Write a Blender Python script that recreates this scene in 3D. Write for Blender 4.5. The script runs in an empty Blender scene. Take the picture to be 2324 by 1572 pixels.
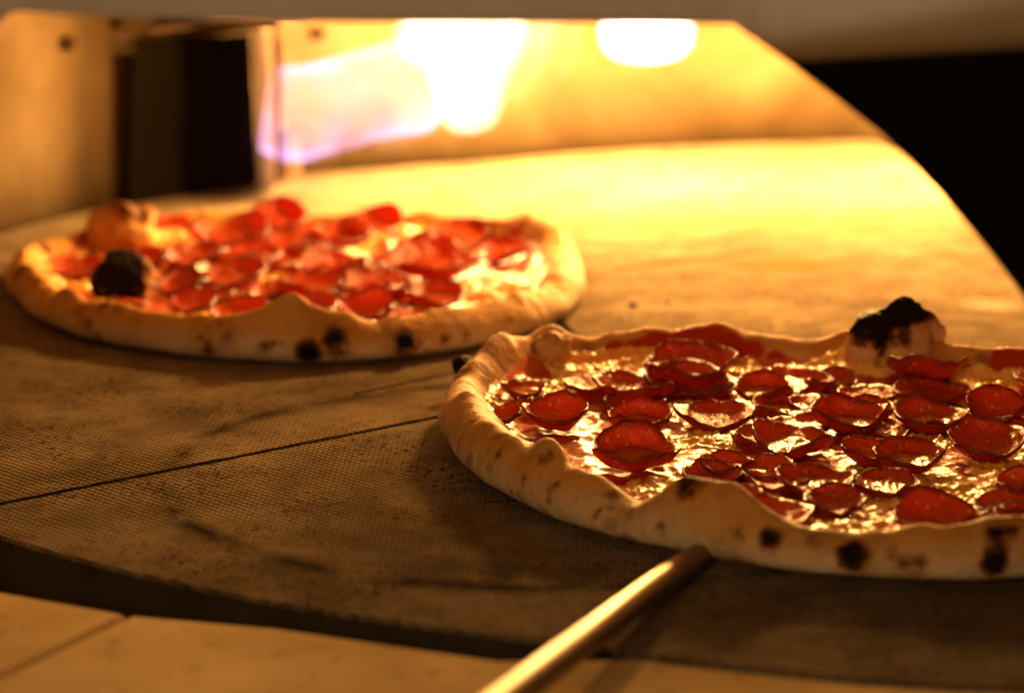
import bpy, bmesh, math, random
import numpy as np
from mathutils import Vector, noise
from mathutils.bvhtree import BVHTree

random.seed(7)
SC = bpy.context.scene
COL = SC.collection
PI = math.pi

# ------------------------------------------------------------------ camera
F, CX, CY = 6400.0, 1162.0, 786.0          # focal length and centre in units of a 2324 x 1572 picture
CAM_H = 0.305
PITCH = math.atan((786 + 650) / F)
cam_d = bpy.data.cameras.new('camera')
cam = bpy.data.objects.new('camera', cam_d)
COL.objects.link(cam)
cam.location = (0, 0, CAM_H)
cam.rotation_euler = (PI / 2 - PITCH, 0, 0)
cam_d.sensor_width = 36
cam_d.lens = 36 * F / 2324
cam_d.clip_start = 0.02
cam_d.clip_end = 50
cam_d.dof.use_dof = True
cam_d.dof.focus_distance = 1.16
cam_d.dof.aperture_fstop = 6.5
cam_d.dof.aperture_blades = 0
SC.camera = cam

# ------------------------------------------------------------------ world, lamps, exposure
world = bpy.data.worlds.new('World')
SC.world = world
world.use_nodes = True
bg = world.node_tree.nodes['Background']
bg.inputs[0].default_value = (0.95, 0.78, 0.62, 1)
bg.inputs[1].default_value = 0.012

def lamp(name, kind, loc, energy, color, size=0.03, rot=None):
    d = bpy.data.lights.new(name, kind)
    d.energy = energy
    d.color = color
    if kind == 'POINT':
        d.shadow_soft_size = size
    elif kind == 'AREA':
        d.shape = 'RECTANGLE'
        d.size = size[0]
        d.size_y = size[1]
    o = bpy.data.objects.new(name, d)
    COL.objects.link(o)
    o.location = loc
    if rot:
        o.rotation_euler = rot
    return o

FIRE = (1.0, 0.54, 0.145)
for lx, ly, lp in [(-0.055, 1.79, 4.2), (0.03, 1.83, 7.0), (0.11, 1.85, 9.5), (0.20, 1.87, 12.0), (0.29, 1.87, 13.0)]:
    lamp('flame_light', 'POINT', (lx, ly, 0.115), lp, FIRE, 0.03)
lamp('flame_light', 'POINT', (0.16, 1.66, 0.270), 15.0, FIRE, 0.03)  # added high lamp, no flame modelled there; lifts the front of the deck
lamp('fill_light', 'AREA', (-0.25, -0.35, 0.46), 5.5, (1.0, 0.60, 0.25), (0.35, 0.35), (math.radians(76), 0, math.radians(-14)))  # added fill from behind the camera for the near crust
hl = lamp('hood_fill', 'SPOT', (-0.02, 0.42, 0.30), 3.2, (1.0, 0.84, 0.60))  # added spot that only brightens the hood, not a lamp of the oven
hl.data.spot_size = math.radians(35); hl.data.spot_blend = 0.12; hl.data.shadow_soft_size = 0.002
hl.rotation_euler = (math.radians(90 + 4.6), 0, 0)
hl.scale = (2.6, 1, 1)

SC.view_settings.view_transform = 'Standard'
SC.view_settings.look = 'None'
SC.view_settings.exposure = 0.0
SC.view_settings.gamma = 1.0
SC.view_settings.use_curve_mapping = False
SC.render.engine = 'CYCLES'
SC.cycles.use_denoising = True
SC.cycles.max_bounces = 8
SC.cycles.diffuse_bounces = 4
SC.cycles.transparent_max_bounces = 16
SC.cycles.sample_clamp_indirect = 6
SC.cycles.caustics_reflective = False
SC.cycles.caustics_refractive = False

# ------------------------------------------------------------------ helpers
def ray(x, y):
    a, b, c = x - CX, F, -(y - CY)
    v = Vector((a, b * math.cos(PITCH) + c * math.sin(PITCH), -b * math.sin(PITCH) + c * math.cos(PITCH)))
    return v.normalized()

def on_z(x, y, z=0.0):
    d = ray(x, y)
    return Vector((0, 0, CAM_H)) + d * ((z - CAM_H) / d.z)

def on_y(x, y, Y):
    d = ray(x, y)
    return Vector((0, 0, CAM_H)) + d * (Y / d.y)

def mesh_obj(name, verts, faces, mat, parent=None, smooth=True):
    me = bpy.data.meshes.new(name)
    me.from_pydata([tuple(v) for v in verts], [], faces)
    me.update()
    if smooth:
        me.polygons.foreach_set('use_smooth', [True] * len(me.polygons))
    if mat:
        me.materials.append(mat)
    o = bpy.data.objects.new(name, me)
    COL.objects.link(o)
    if parent:
        o.parent = parent
    return o

def bm_obj(name, bm, mat, parent=None, smooth=False):
    me = bpy.data.meshes.new(name)
    bm.to_mesh(me)
    bm.free()
    if smooth:
        me.polygons.foreach_set('use_smooth', [True] * len(me.polygons))
    if mat:
        me.materials.append(mat)
    o = bpy.data.objects.new(name, me)
    COL.objects.link(o)
    if parent:
        o.parent = parent
    return o

def tag(o, label=None, cat=None, group=None, kind=None):
    if label: o['label'] = label
    if cat: o['category'] = cat
    if group: o['group'] = group
    if kind: o['kind'] = kind
    return o

def empty(name, loc=(0, 0, 0)):
    o = bpy.data.objects.new(name, None)
    COL.objects.link(o)
    o.location = loc
    o.empty_display_size = 0.02
    return o

def catmull(pts, n, closed=False):
    P = [Vector(p) for p in pts]
    m = len(P)
    out = []
    segs = m if closed else m - 1
    for i in range(segs):
        p0 = P[(i - 1) % m] if closed or i > 0 else P[0] * 2 - P[1]
        p1, p2 = P[i], P[(i + 1) % m]
        p3 = P[(i + 2) % m] if closed or i + 2 < m else P[-1] * 2 - P[-2]
        for k in range(n):
            t = k / n
            out.append(0.5 * ((2 * p1) + (p2 - p0) * t + (2 * p0 - 5 * p1 + 4 * p2 - p3) * t * t
                              + (3 * p1 - p0 - 3 * p2 + p3) * t ** 3))
    if not closed:
        out.append(P[-1].copy())
    return out

def prism(outline, z0, z1, bevel=0.0):
    """closed solid from a 2-D outline (list of (x, y))."""
    bm = bmesh.new()
    vs = [bm.verts.new((p[0], p[1], z0)) for p in outline]
    f = bm.faces.new(vs)
    r = bmesh.ops.extrude_face_region(bm, geom=[f])
    top = [e for e in r['geom'] if isinstance(e, bmesh.types.BMVert)]
    bmesh.ops.translate(bm, verts=top, vec=(0, 0, z1 - z0))
    bmesh.ops.recalc_face_normals(bm, faces=bm.faces)
    if bevel:
        tops = [e for e in bm.edges if all(abs(v.co.z - z1) < 1e-6 for v in e.verts)]
        bmesh.ops.bevel(bm, geom=tops, offset=bevel, segments=3, affect='EDGES')
    return bm

def box_bm(lo, hi, bevel=0.0):
    bm = bmesh.new()
    bmesh.ops.create_cube(bm, size=1)
    for v in bm.verts:
        v.co = Vector([(lo[k] + hi[k]) / 2 + v.co[k] * (hi[k] - lo[k]) for k in range(3)])
    if bevel:
        bmesh.ops.bevel(bm, geom=list(bm.edges), offset=bevel, segments=2, affect='EDGES')
    return bm

def tube(pts, radii, n=20, cap=True):
    P = [Vector(p) for p in pts]
    vs, fs = [], []
    for i, p in enumerate(P):
        d = (P[min(i + 1, len(P) - 1)] - P[max(i - 1, 0)]).normalized()
        up = Vector((0, 0, 1)) if abs(d.z) < 0.9 else Vector((1, 0, 0))
        a = d.cross(up).normalized()
        b = d.cross(a).normalized()
        for k in range(n):
            t = 2 * PI * k / n
            vs.append(p + (a * math.cos(t) + b * math.sin(t)) * radii[i])
    for i in range(len(P) - 1):
        for k in range(n):
            fs.append((i * n + k, i * n + (k + 1) % n, (i + 1) * n + (k + 1) % n, (i + 1) * n + k))
    if cap:
        fs.append(tuple(range(n)))
        fs.append(tuple(reversed(range((len(P) - 1) * n, len(P) * n))))
    return vs, fs

# ------------------------------------------------------------------ materials
class NT:
    def __init__(self, name):
        self.m = bpy.data.materials.new(name)
        self.m.use_nodes = True
        self.t = self.m.node_tree
        self.b = self.t.nodes.get('Principled BSDF')
        self.out = self.t.nodes.get('Material Output')
        tc = self.t.nodes.new('ShaderNodeTexCoord')
        self.co = tc.outputs['Object']
    def new(self, k, **kw):
        n = self.t.nodes.new(k)
        for a, b in kw.items():
            setattr(n, a, b)
        return n
    def link(self, a, b):
        self.t.links.new(a, b)
    def setv(self, sock, v):
        if hasattr(v, 'is_linked') or isinstance(v, bpy.types.NodeSocket):
            self.link(v, sock)
        else:
            sock.default_value = v
    def noise(self, scale, detail=4, rough=0.55, co=None, dist=0.0, out='Fac'):
        n = self.new('ShaderNodeTexNoise')
        n.inputs['Scale'].default_value = scale
        n.inputs['Detail'].default_value = detail
        n.inputs['Roughness'].default_value = rough
        n.inputs['Distortion'].default_value = dist
        self.link(co or self.co, n.inputs['Vector'])
        return n.outputs[out]
    def voro(self, scale, co=None, rand=1.0):
        n = self.new('ShaderNodeTexVoronoi')
        n.inputs['Scale'].default_value = scale
        n.inputs['Randomness'].default_value = rand
        self.link(co or self.co, n.inputs['Vector'])
        return n.outputs['Distance']
    def ramp(self, fac, stops):
        n = self.new('ShaderNodeValToRGB')
        while len(n.color_ramp.elements) < len(stops):
            n.color_ramp.elements.new(0.5)
        for e, (p, c) in zip(n.color_ramp.elements, stops):
            e.position = p
            e.color = (c, c, c, 1) if not isinstance(c, tuple) else (*c, 1)
        self.link(fac, n.inputs[0])
        return n.outputs[0]
    def math(self, op, a, b=0.0, c=0.0, clamp=False):
        n = self.new('ShaderNodeMath', operation=op, use_clamp=clamp)
        self.setv(n.inputs[0], a)
        self.setv(n.inputs[1], b)
        if op in ('MULTIPLY_ADD', 'COMPARE', 'SMOOTH_MIN'):
            self.setv(n.inputs[2], c)
        return n.outputs[0]
    def mix(self, f, a, b, mode='MIX'):
        n = self.new('ShaderNodeMix', data_type='RGBA', blend_type=mode)
        self.setv(n.inputs[0], f)
        for s, v in ((6, a), (7, b)):
            if isinstance(v, tuple):
                v = (*v, 1) if len(v) == 3 else v
            self.setv(n.inputs[s], v)
        return n.outputs[2]
    def attr(self, name, out='Fac'):
        n = self.new('ShaderNodeAttribute', attribute_name=name)
        return n.outputs[out]
    def sep(self, vec=None):
        n = self.new('ShaderNodeSeparateXYZ')
        self.link(vec or self.co, n.inputs[0])
        return n.outputs
    def bump(self, h, strength=0.5, dist=0.001, nrm=None):
        n = self.new('ShaderNodeBump')
        n.inputs['Strength'].default_value = strength
        n.inputs['Distance'].default_value = dist
        self.link(h, n.inputs['Height'])
        if nrm: self.link(nrm, n.inputs['Normal'])
        return n.outputs[0]
    def fin(self, color=None, rough=None, normal=None, metal=None, **kw):
        if color is not None:
            if isinstance(color, tuple): color = (*color, 1)
            self.setv(self.b.inputs['Base Color'], color)
        if rough is not None: self.setv(self.b.inputs['Roughness'], rough)
        if normal is not None: self.link(normal, self.b.inputs['Normal'])
        if metal is not None: self.b.inputs['Metallic'].default_value = metal
        for k, v in kw.items():
            self.setv(self.b.inputs[k.replace('_', ' ')], v)
        return self.m

def line_mask(n, xo, yo, p, q, width, wob=None, soft=0.5, clip=True):
    """mask (0..1) of a line from p to q on the ground, in object coordinates."""
    dx, dy = q[0] - p[0], q[1] - p[1]
    L = math.hypot(dx, dy)
    ux, uy = dx / L, dy / L
    d = n.math('ADD', n.math('MULTIPLY', xo, -uy), n.math('MULTIPLY', yo, ux))
    d = n.math('SUBTRACT', d, -uy * p[0] + ux * p[1])
    if wob is not None: d = n.math('ADD', d, wob)
    m = n.math('SUBTRACT', 1.0, n.math('DIVIDE', n.math('SUBTRACT', n.math('ABSOLUTE', d), width * soft), width * (1 - soft) + 1e-5), clamp=True)
    if clip:
        s = n.math('ADD', n.math('MULTIPLY', xo, ux), n.math('MULTIPLY', yo, uy))
        s = n.math('SUBTRACT', s, ux * p[0] + uy * p[1])
        a = n.math('GREATER_THAN', s, 0.0)
        b = n.math('LESS_THAN', s, L)
        m = n.math('MULTIPLY', m, n.math('MULTIPLY', a, b))
    return m

def mat_deck():
    n = NT('deck_stone')
    x, y, _ = n.sep()
    # moulded diamond weave of the stone
    sa = (on_z(0, 1143) - on_z(1000, 945)).normalized()
    ang = math.atan2(-sa.y, -sa.x)
    waves = []
    for da in (math.radians(43), math.radians(-47)):
        c, s = math.cos(da), math.sin(da)
        t = n.math('ADD', n.math('MULTIPLY', x, c), n.math('MULTIPLY', y, s))
        t = n.math('MULTIPLY', t, 2 * PI / 0.0031)
        waves.append(n.math('SINE', t))
    w = n.math('MULTIPLY', n.math('ADD', waves[0], 1.0), n.math('ADD', waves[1], 1.0))
    pit = n.ramp(n.math('MULTIPLY', w, 0.25), [(0.02, 0.0), (0.5, 1.0)])
    big = n.noise(8, 7, 0.68, dist=0.4)
    mid = n.noise(38, 5, 0.62)
    fine = n.noise(300, 4, 0.6)
    col = n.mix(n.ramp(big, [(0.33, 0.0), (0.62, 1.0)]), (0.195, 0.135, 0.080), (0.385, 0.280, 0.180))
    col = n.mix(n.math('MULTIPLY', n.ramp(mid, [(0.44, 0.0), (0.66, 1.0)]), 0.55), col, (0.12, 0.078, 0.043))
    col = n.mix(n.math('MULTIPLY', n.ramp(fine, [(0.54, 0.0), (0.62, 1.0)]), n.ramp(n.noise(14, 4, 0.65), [(0.42, 0.15), (0.62, 1.0)])), col, (0.025, 0.016, 0.010))
    worn = n.ramp(n.noise(16, 4, 0.6), [(0.35, 0.35), (0.65, 1.0)])
    pitd = n.math('MULTIPLY', n.math('SUBTRACT', 1.0, pit), worn)
    col = n.mix(n.math('MULTIPLY', pitd, 0.82), col, (0.030, 0.019, 0.011))
    wob = n.math('MULTIPLY', n.math('SUBTRACT', n.noise(140, 3), 0.5), 0.0035)
    seams = None
    for a, b, wd in [(on_z(-500, 1242), on_z(1010, 943), 0.0027), (on_z(800, 895), on_z(1240, 800), 0.0016),
                     (on_z(1255, 715), on_z(1345, 805), 0.0026), (on_z(1390, 612), on_z(1760, 566), 0.0030),
                     (on_z(1100, 1140), on_z(1600, 1100), 0.001)]:
        m = line_mask(n, x, y, a, b, wd, wob)
        seams = m if seams is None else n.math('MAXIMUM', seams, m)
    col = n.mix(seams, col, (0.012, 0.009, 0.007))
    # baked-in ring left by an earlier pizza
    def ring(cx, cy, r, wd, amt, c):
        nonlocal col
        dx = n.math('SUBTRACT', x, cx); dy = n.math('SUBTRACT', y, cy)
        rr = n.math('SQRT', n.math('ADD', n.math('MULTIPLY', dx, dx), n.math('MULTIPLY', dy, dy)))
        rr = n.math('ADD', rr, n.math('MULTIPLY', n.math('SUBTRACT', n.noise(30, 4), 0.5), 0.012))
        m = n.math('SUBTRACT', 1.0, n.math('DIVIDE', n.math('ABSOLUTE', n.math('SUBTRACT', rr, r)), wd), clamp=True)
        m = n.math('MULTIPLY', m, n.ramp(n.noise(22, 5, 0.7), [(0.38, 0.0), (0.58, amt)]))
        col = n.mix(m, col, c)
    ring(0.0143, 1.1216, 0.1574, 0.009, 1.0, (0.030, 0.021, 0.014))
    ring(0.02, 1.10, 0.11, 0.010, 0.5, (0.09, 0.065, 0.045))
    ring(0.30, 1.66, 0.16, 0.010, 0.6, (0.16, 0.10, 0.05))
    def blot(px, py, rx, ry, amt, c):
        nonlocal col
        p = on_z(px, py)
        dx = n.math('DIVIDE', n.math('SUBTRACT', x, p.x), rx); dy = n.math('DIVIDE', n.math('SUBTRACT', y, p.y), ry)
        rr = n.math('ADD', n.math('MULTIPLY', dx, dx), n.math('MULTIPLY', dy, dy))
        rr = n.math('ADD', rr, n.math('MULTIPLY', n.math('SUBTRACT', n.noise(40, 4), 0.5), 1.2))
        col = n.mix(n.math('MULTIPLY', n.math('SUBTRACT', 1.0, rr, clamp=True), amt), col, c)
    blot(1790, 600, 0.055, 0.030, 0.75, (0.17, 0.085, 0.025))
    blot(1560, 500, 0.10, 0.05, 0.5, (0.18, 0.11, 0.05))
    blot(1950, 520, 0.05, 0.03, 0.5, (0.18, 0.11, 0.05))
    blot(2250, 690, 0.02, 0.02, 0.5, (0.5, 0.42, 0.32))
    h = n.math('ADD', n.math('MULTIPLY', pit, 1.0), n.math('MULTIPLY', fine, 0.5))
    h = n.math('SUBTRACT', h, n.math('MULTIPLY', seams, 3.0))
    return n.fin(col, 0.8, n.bump(h, 0.8, 0.0005), Specular_IOR_Level=0.0)

def mat_stone(name, c1, c2, scale=9, rough=0.85, spots=0.5):
    n = NT(name)
    col = n.mix(n.ramp(n.noise(scale, 6, 0.6, dist=0.3), [(0.3, 0.0), (0.7, 1.0)]), c1, c2)
    dark = tuple(v * 0.35 for v in c1)
    col = n.mix(n.math('MULTIPLY', n.ramp(n.noise(scale * 5, 4, 0.7), [(0.58, 0.0), (0.72, 1.0)]), spots), col, dark)
    return n.fin(col, rough, n.bump(n.noise(180, 4), 0.5, 0.0006), Specular_IOR_Level=0.0)

M_DECK = mat_deck()
M_LAND = mat_stone('landing_stone', (0.56, 0.36, 0.16), (0.86, 0.62, 0.32), 14, 0.8, 0.6)
M_BASE = mat_stone('gap_base', (0.035, 0.03, 0.025), (0.06, 0.05, 0.04))  # base under the floor, shade of the gap put into its dark colour
M_SIDE = mat_stone('deck_edge_shaded', (0.022, 0.019, 0.013), (0.045, 0.036, 0.024), 30)  # side face of the deck, its shade put into the colour
def mat_wall():
    n = NT('oven_wall')
    col = n.mix(n.ramp(n.noise(6, 5, 0.6, dist=0.5), [(0.36, 0.0), (0.64, 1.0)]), (0.065, 0.040, 0.018), (0.140, 0.094, 0.052))
    col = n.mix(n.math('MULTIPLY', n.ramp(n.noise(22, 4, 0.6), [(0.5, 0.0), (0.7, 1.0)]), 0.4), col, (0.09, 0.05, 0.02))
    return n.fin(col, 0.8, n.bump(n.noise(60, 4), 0.4, 0.002), Specular_IOR_Level=0.0)
M_WALL = mat_wall()
def mat_metal(name, c, rough, metal=1.0, scale=60, bump=0.05, spec=0.5):
    n = NT(name)
    v = n.noise(scale, 4, 0.6)
    col = n.mix(v, tuple(k * 0.7 for k in c), c)
    r = n.math('MULTIPLY_ADD', v, 0.2, rough - 0.1)
    return n.fin(col, r, n.bump(n.noise(scale * 3, 3), bump, 0.0005), metal, Specular_IOR_Level=spec)
M_STEEL = mat_metal('brushed_steel', (0.42, 0.35, 0.27), 0.5, 0.25, 25)
M_HANDLE = mat_metal('polished_steel', (0.29, 0.21, 0.13), 0.42, 1.0, 40)
M_BLACK = mat_metal('black_enamel', (0.004, 0.0035, 0.003), 0.9, 0.0, 20, spec=0.05)
M_SHEET = mat_metal('dark_sheet_metal', (0.009, 0.006, 0.003), 0.95, 0.0, 20, spec=0.05)  # near-black base colour carries the shade on the shield face
M_BOLT = mat_metal('tinted_bolt', (0.10, 0.055, 0.025), 0.8, 0.0, 20, spec=0.1)
M_RIM = mat_metal('heat_tinted_steel', (0.20, 0.13, 0.08), 0.6, 0.6, 40)

def mat_crust(name):
    n = NT(name)
    s = n.attr('look', 'Color')
    sp = n.new('ShaderNodeSeparateColor'); n.link(s, sp.inputs[0])
    char, sauce, toast = sp.outputs
    nz = n.noise(70, 5, 0.65)
    nf = n.noise(350, 4, 0.6)
    flour = n.mix(nf, (0.58, 0.45, 0.31), (0.72, 0.60, 0.45))
    gold = n.mix(nz, (0.48, 0.19, 0.030), (0.72, 0.38, 0.085))
    t = n.math('ADD', toast, n.math('MULTIPLY', n.math('SUBTRACT', nz, 0.5), 0.9), clamp=True)
    col = n.mix(t, flour, gold)
    col = n.mix(n.math('MULTIPLY', n.ramp(n.noise(34, 4, 0.6), [(0.46, 0.0), (0.66, 1.0)]), 0.55), col, (0.34, 0.135, 0.025))
    # small leopard freckles
    fk = n.math('SUBTRACT', 1.0, n.ramp(n.voro(75), [(0.14, 0.0), (0.40, 1.0)]))
    fk = n.math('MULTIPLY', fk, n.ramp(n.noise(26, 3), [(0.44, 0.0), (0.58, 1.0)]))
    col = n.mix(n.math('MULTIPLY', fk, 0.8), col, (0.22, 0.09, 0.025))
    sc = n.math('ADD', sauce, n.math('MULTIPLY', n.math('SUBTRACT', nz, 0.5), 0.8))
    col = n.mix(n.ramp(sc, [(0.4, 0.0), (0.62, 1.0)]), col, (0.42, 0.035, 0.006))
    ch = n.math('ADD', char, n.math('MULTIPLY', n.math('SUBTRACT', n.noise(150, 5, 0.7), 0.5), 1.0))
    col = n.mix(n.ramp(ch, [(0.20, 0.0), (0.55, 1.0)]), col, (0.22, 0.070, 0.012))
    col = n.mix(n.ramp(ch, [(0.44, 0.0), (0.78, 1.0)]), col, (0.010, 0.006, 0.004))
    rg = n.mix(n.ramp(sc, [(0.4, 0.0), (0.62, 1.0)]), (0.62, 0.62, 0.62), (0.28, 0.28, 0.28))
    h = n.math('ADD', n.math('MULTIPLY', n.noise(110, 5), 0.8), n.math('MULTIPLY', nf, 0.25))
    n.b.inputs['Subsurface Weight'].default_value = 0.10
    n.b.inputs['Subsurface Radius'].default_value = (1.0, 0.45, 0.15)
    n.b.inputs['Subsurface Scale'].default_value = 0.006
    return n.fin(col, rg, n.bump(h, 0.9, 0.0030), Specular_IOR_Level=0.08)
def mat_sauce():
    n = NT('tomato_sauce')
    col = n.mix(n.ramp(n.noise(60, 5, 0.6), [(0.35, 0.0), (0.65, 1.0)]), (0.38, 0.016, 0.003), (0.66, 0.13, 0.014))
    h = n.math('ADD', n.noise(160, 4), n.math('MULTIPLY', n.voro(220), 0.4))
    return n.fin(col, 0.27, n.bump(h, 0.7, 0.0012))
def mat_cheese():
    n = NT('melted_cheese')
    col = n.mix(n.ramp(n.noise(55, 4, 0.6), [(0.38, 0.0), (0.62, 1.0)]), (0.86, 0.56, 0.16), (0.82, 0.34, 0.05))
    col = n.mix(n.math('MULTIPLY', n.ramp(n.noise(90, 4), [(0.58, 0.0), (0.68, 1.0)]), 0.75), col, (0.42, 0.10, 0.015))
    h = n.math('ADD', n.math('MULTIPLY', n.voro(190), -0.8), n.noise(330, 1))
    return n.fin(col, 0.29, n.bump(h, 0.8, 0.0011), Specular_IOR_Level=0.6)
def mat_pep():
    n = NT('cured_pepperoni')
    e = n.attr('edge')
    r = n.new('ShaderNodeObjectInfo').outputs['Random']
    base = n.mix(n.noise(120, 4, 0.6), (0.62, 0.034, 0.005), (0.88, 0.125, 0.015))
    base = n.mix(n.math('MULTIPLY', r, 0.45), base, (0.27, 0.018, 0.005))
    fat = n.math('SUBTRACT', 1.0, n.ramp(n.voro(230), [(0.14, 0.0), (0.34, 1.0)]))
    fat = n.math('MULTIPLY', fat, n.ramp(n.noise(90, 2), [(0.40, 0.0), (0.52, 1.0)]))
    col = n.mix(n.math('MULTIPLY', fat, 0.85), base, (0.86, 0.36, 0.12))
    ed = n.math('ADD', e, n.math('MULTIPLY', n.math('SUBTRACT', n.noise(80, 3), 0.5), 0.5))
    col = n.mix(n.ramp(ed, [(0.70, 0.0), (1.05, 0.9)]), col, (0.10, 0.018, 0.005))
    h = n.math('ADD', n.noise(210, 4), n.math('MULTIPLY', fat, 0.35))
    nb = n.bump(h, 0.9, 0.0024)
    n.fin(col, 0.30, nb)
    tr = n.new('ShaderNodeBsdfTranslucent')
    n.link(n.mix(0.55, col, (0.95, 0.06, 0.01)), tr.inputs['Color'])
    mx = n.new('ShaderNodeMixShader'); mx.inputs[0].default_value = 0.26
    n.link(n.b.outputs[0], mx.inputs[1]); n.link(tr.outputs[0], mx.inputs[2])
    n.link(mx.outputs[0], n.out.inputs['Surface'])
    return n.m
def mat_oil():
    n = NT('pepperoni_oil')
    h = n.noise(230, 3)
    col = n.mix(n.noise(200, 3), (0.34, 0.020, 0.004), (0.48, 0.06, 0.010))
    return n.fin(col, 0.12, n.bump(h, 0.8, 0.0016), Specular_IOR_Level=0.4)
M_CRUST = mat_crust('baked_dough')
M_SAUCE, M_CHEESE, M_PEP, M_OIL = mat_sauce(), mat_cheese(), mat_pep(), mat_oil()
def mat_flat(name, c, rough=0.8):
    n = NT(name)
    return n.fin(n.mix(n.noise(300, 3), tuple(k * 0.6 for k in c), c), rough)
M_CHAR = mat_flat('burnt_crumb', (0.02, 0.012, 0.008))
def mat_flame(name, color, strength, scale=30, lo=0.35, hi=0.6):
    n = NT(name)
    n.t.nodes.remove(n.b)
    em = n.new('ShaderNodeEmission')
    em.inputs['Color'].default_value = (*color, 1)
    d = n.ramp(n.noise(scale, 3, 0.5, dist=0.6), [(lo, 0.25), (hi, 1.0)])
    n.link(n.math('MULTIPLY', d, strength), em.inputs['Strength'])
    n.link(em.outputs[0], n.out.inputs['Volume'])
    n.m.cycles.volume_step_rate = 1.0
    return n.m

# ------------------------------------------------------------------ the oven: base, deck, landing
DC = Vector((0.237, 1.442))
DR = 0.5885
back_px = [(0, 528), (187, 481), (297, 458), (583, 408), (680, 398), (1130, 365), (1387, 341), (1644, 329), (1973, 319)]
front_px = [(0, 1220), (243, 1283), (535, 1352), (827, 1400), (1130, 1439), (1814, 1525), (1997, 1545), (2324, 1562)]
AN = []
for q in back_px + front_px:
    p = on_z(*q)
    a = math.atan2(p.y - DC.y, p.x - DC.x) % (2 * PI)
    AN.append((a, math.hypot(p.x - DC.x, p.y - DC.y)))
AN.sort()
aa = np.array([a for a, _ in AN]); ar = np.array([r for _, r in AN])
aa = np.concatenate(([0.0, 0.8], aa, [6.0, 2 * PI])); ar = np.concatenate(([DR, DR], ar, [DR, DR]))
o_ = np.argsort(aa); aa, ar = aa[o_], ar[o_]
ND = 360
radd = np.interp(np.linspace(0, 2 * PI, ND, endpoint=False), aa, ar)
radd = np.convolve(np.concatenate((radd[-6:], radd, radd[:6])), np.ones(7) / 7, 'same')[6:-6]
radd = radd + np.array([0.0007 * noise.fractal(Vector((math.cos(2 * PI * k / ND) * 30, math.sin(2 * PI * k / ND) * 30, 1)), 0.6, 2, 3) for k in range(ND)])
def deck_pt(k, off=0.0):
    t = 2 * PI * k / ND
    return (DC.x + (radd[k % ND] + off) * math.cos(t), DC.y + (radd[k % ND] + off) * math.sin(t))
deck_outline = [deck_pt(k) for k in range(ND)]
bm = prism(deck_outline, -0.030, 0.0, 0.0012)
deck = bm_obj('oven_floor', bm, M_DECK)
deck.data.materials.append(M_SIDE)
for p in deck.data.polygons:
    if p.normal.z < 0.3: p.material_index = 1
tag(deck, kind='structure')

base = bm_obj('ground', prism([(-1.4, 0.2), (1.7, 0.2), (1.7, 2.4), (-1.4, 2.4)], -0.06, -0.034), M_BASE)
tag(base, kind='structure')

# landing in front of the deck: two slabs with a joint between them
LZ = -0.0015
le = [(-0.75, 1.33), (-0.45, 1.14), (-0.30, 1.055)] + [tuple(on_z(x / 1.239, y / 1.239, LZ)[:2]) for x, y in
      [(0, 1663), (362, 1720), (784, 1766), (1400, 1856)]] + [(0.08, 0.893), (0.2, 0.872), (0.42, 0.862), (0.7, 0.9)]
js = on_z(292, 1394, LZ); je = on_z(0, 1532, LZ)
jd = (je - js).normalized()
jfar = js + jd * 0.9
li = [p for p in le if p[0] < js.x - 0.002]
ri = [p for p in le if p[0] > js.x + 0.002]
g = Vector((-jd.y, jd.x, 0)).normalized() * 0.0016
if g.x < 0: g = -g
left_out = li + [(js - g)[:2], (jfar - g)[:2], (-0.9, 0.45)]
right_out = [(js + g)[:2]] + ri + [(0.7, 0.25), (jfar + g)[:2]]
tag(bm_obj('landing_floor', prism(left_out, -0.030, LZ, 0.001), M_LAND), kind='structure')
tag(bm_obj('landing_floor', prism(right_out, -0.030, LZ, 0.001), M_LAND), kind='structure')

# ------------------------------------------------------------------ oven chamber wall and dome
ks = list(range(-12, 205, 2))
HZ = [0.0, 0.06, 0.12, 0.18, 0.24, 0.30, 0.345, 0.365]
IN = [0.003, 0.003, 0.002, -0.004, -0.02, -0.06, -0.14, -0.26]
vs, fs = [], []
for j, (z, off) in enumerate(zip(HZ, IN)):
    for k in ks:
        x, y = deck_pt(k % ND, off)
        vs.append((x, y, z))
nk = len(ks)
for j in range(len(HZ) - 1):
    for i in range(nk - 1):
        fs.append((j * nk + i, j * nk + i + 1, (j + 1) * nk + i + 1, (j + 1) * nk + i))
wall = mesh_obj('oven_wall', vs, fs, M_WALL)
sm = wall.modifiers.new('thick', 'SOLIDIFY'); sm.thickness = 0.02; sm.offset = 1
bm = wall.data
tag(wall, 'curved tawny stone wall round the back of the oven chamber', 'oven wall', kind='structure')
roof = bm_obj('oven_ceiling', prism([(x, y) for x, y in [deck_pt(k, -0.05) for k in range(0, ND, 4)]], 0.37, 0.385), M_WALL)
tag(roof, kind='structure')

# small bolts on the wall, upper left
def wall_hit(px, py):
    me = wall.data
    t = BVHTree.FromPolygons([v.co for v in me.vertices], [tuple(p.vertices) for p in me.polygons])
    h = t.ray_cast(Vector((0, 0, CAM_H)), ray(px, py))
    return h[0], h[1]
for px, py, lab in [(150, 97, 'dark round bolt low on the glowing wall, left of the burner box'),
                    (262, 46, 'dark round bolt high on the glowing wall under the hood edge'),
                    (720, 75, 'faint bolt on the wall above the purple edge of the flame')]:
    h, nn = wall_hit(px, py)
    if h is None: continue
    if nn.dot(ray(px, py)) > 0: nn = -nn
    v, f = tube([h - nn * 0.002, h + nn * 0.003, h + nn * 0.005], [0.0052, 0.0052, 0.003], 12)
    tag(mesh_obj('bolt', v, f, M_BOLT), lab, 'bolt', 'bolts on the oven wall')

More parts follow.
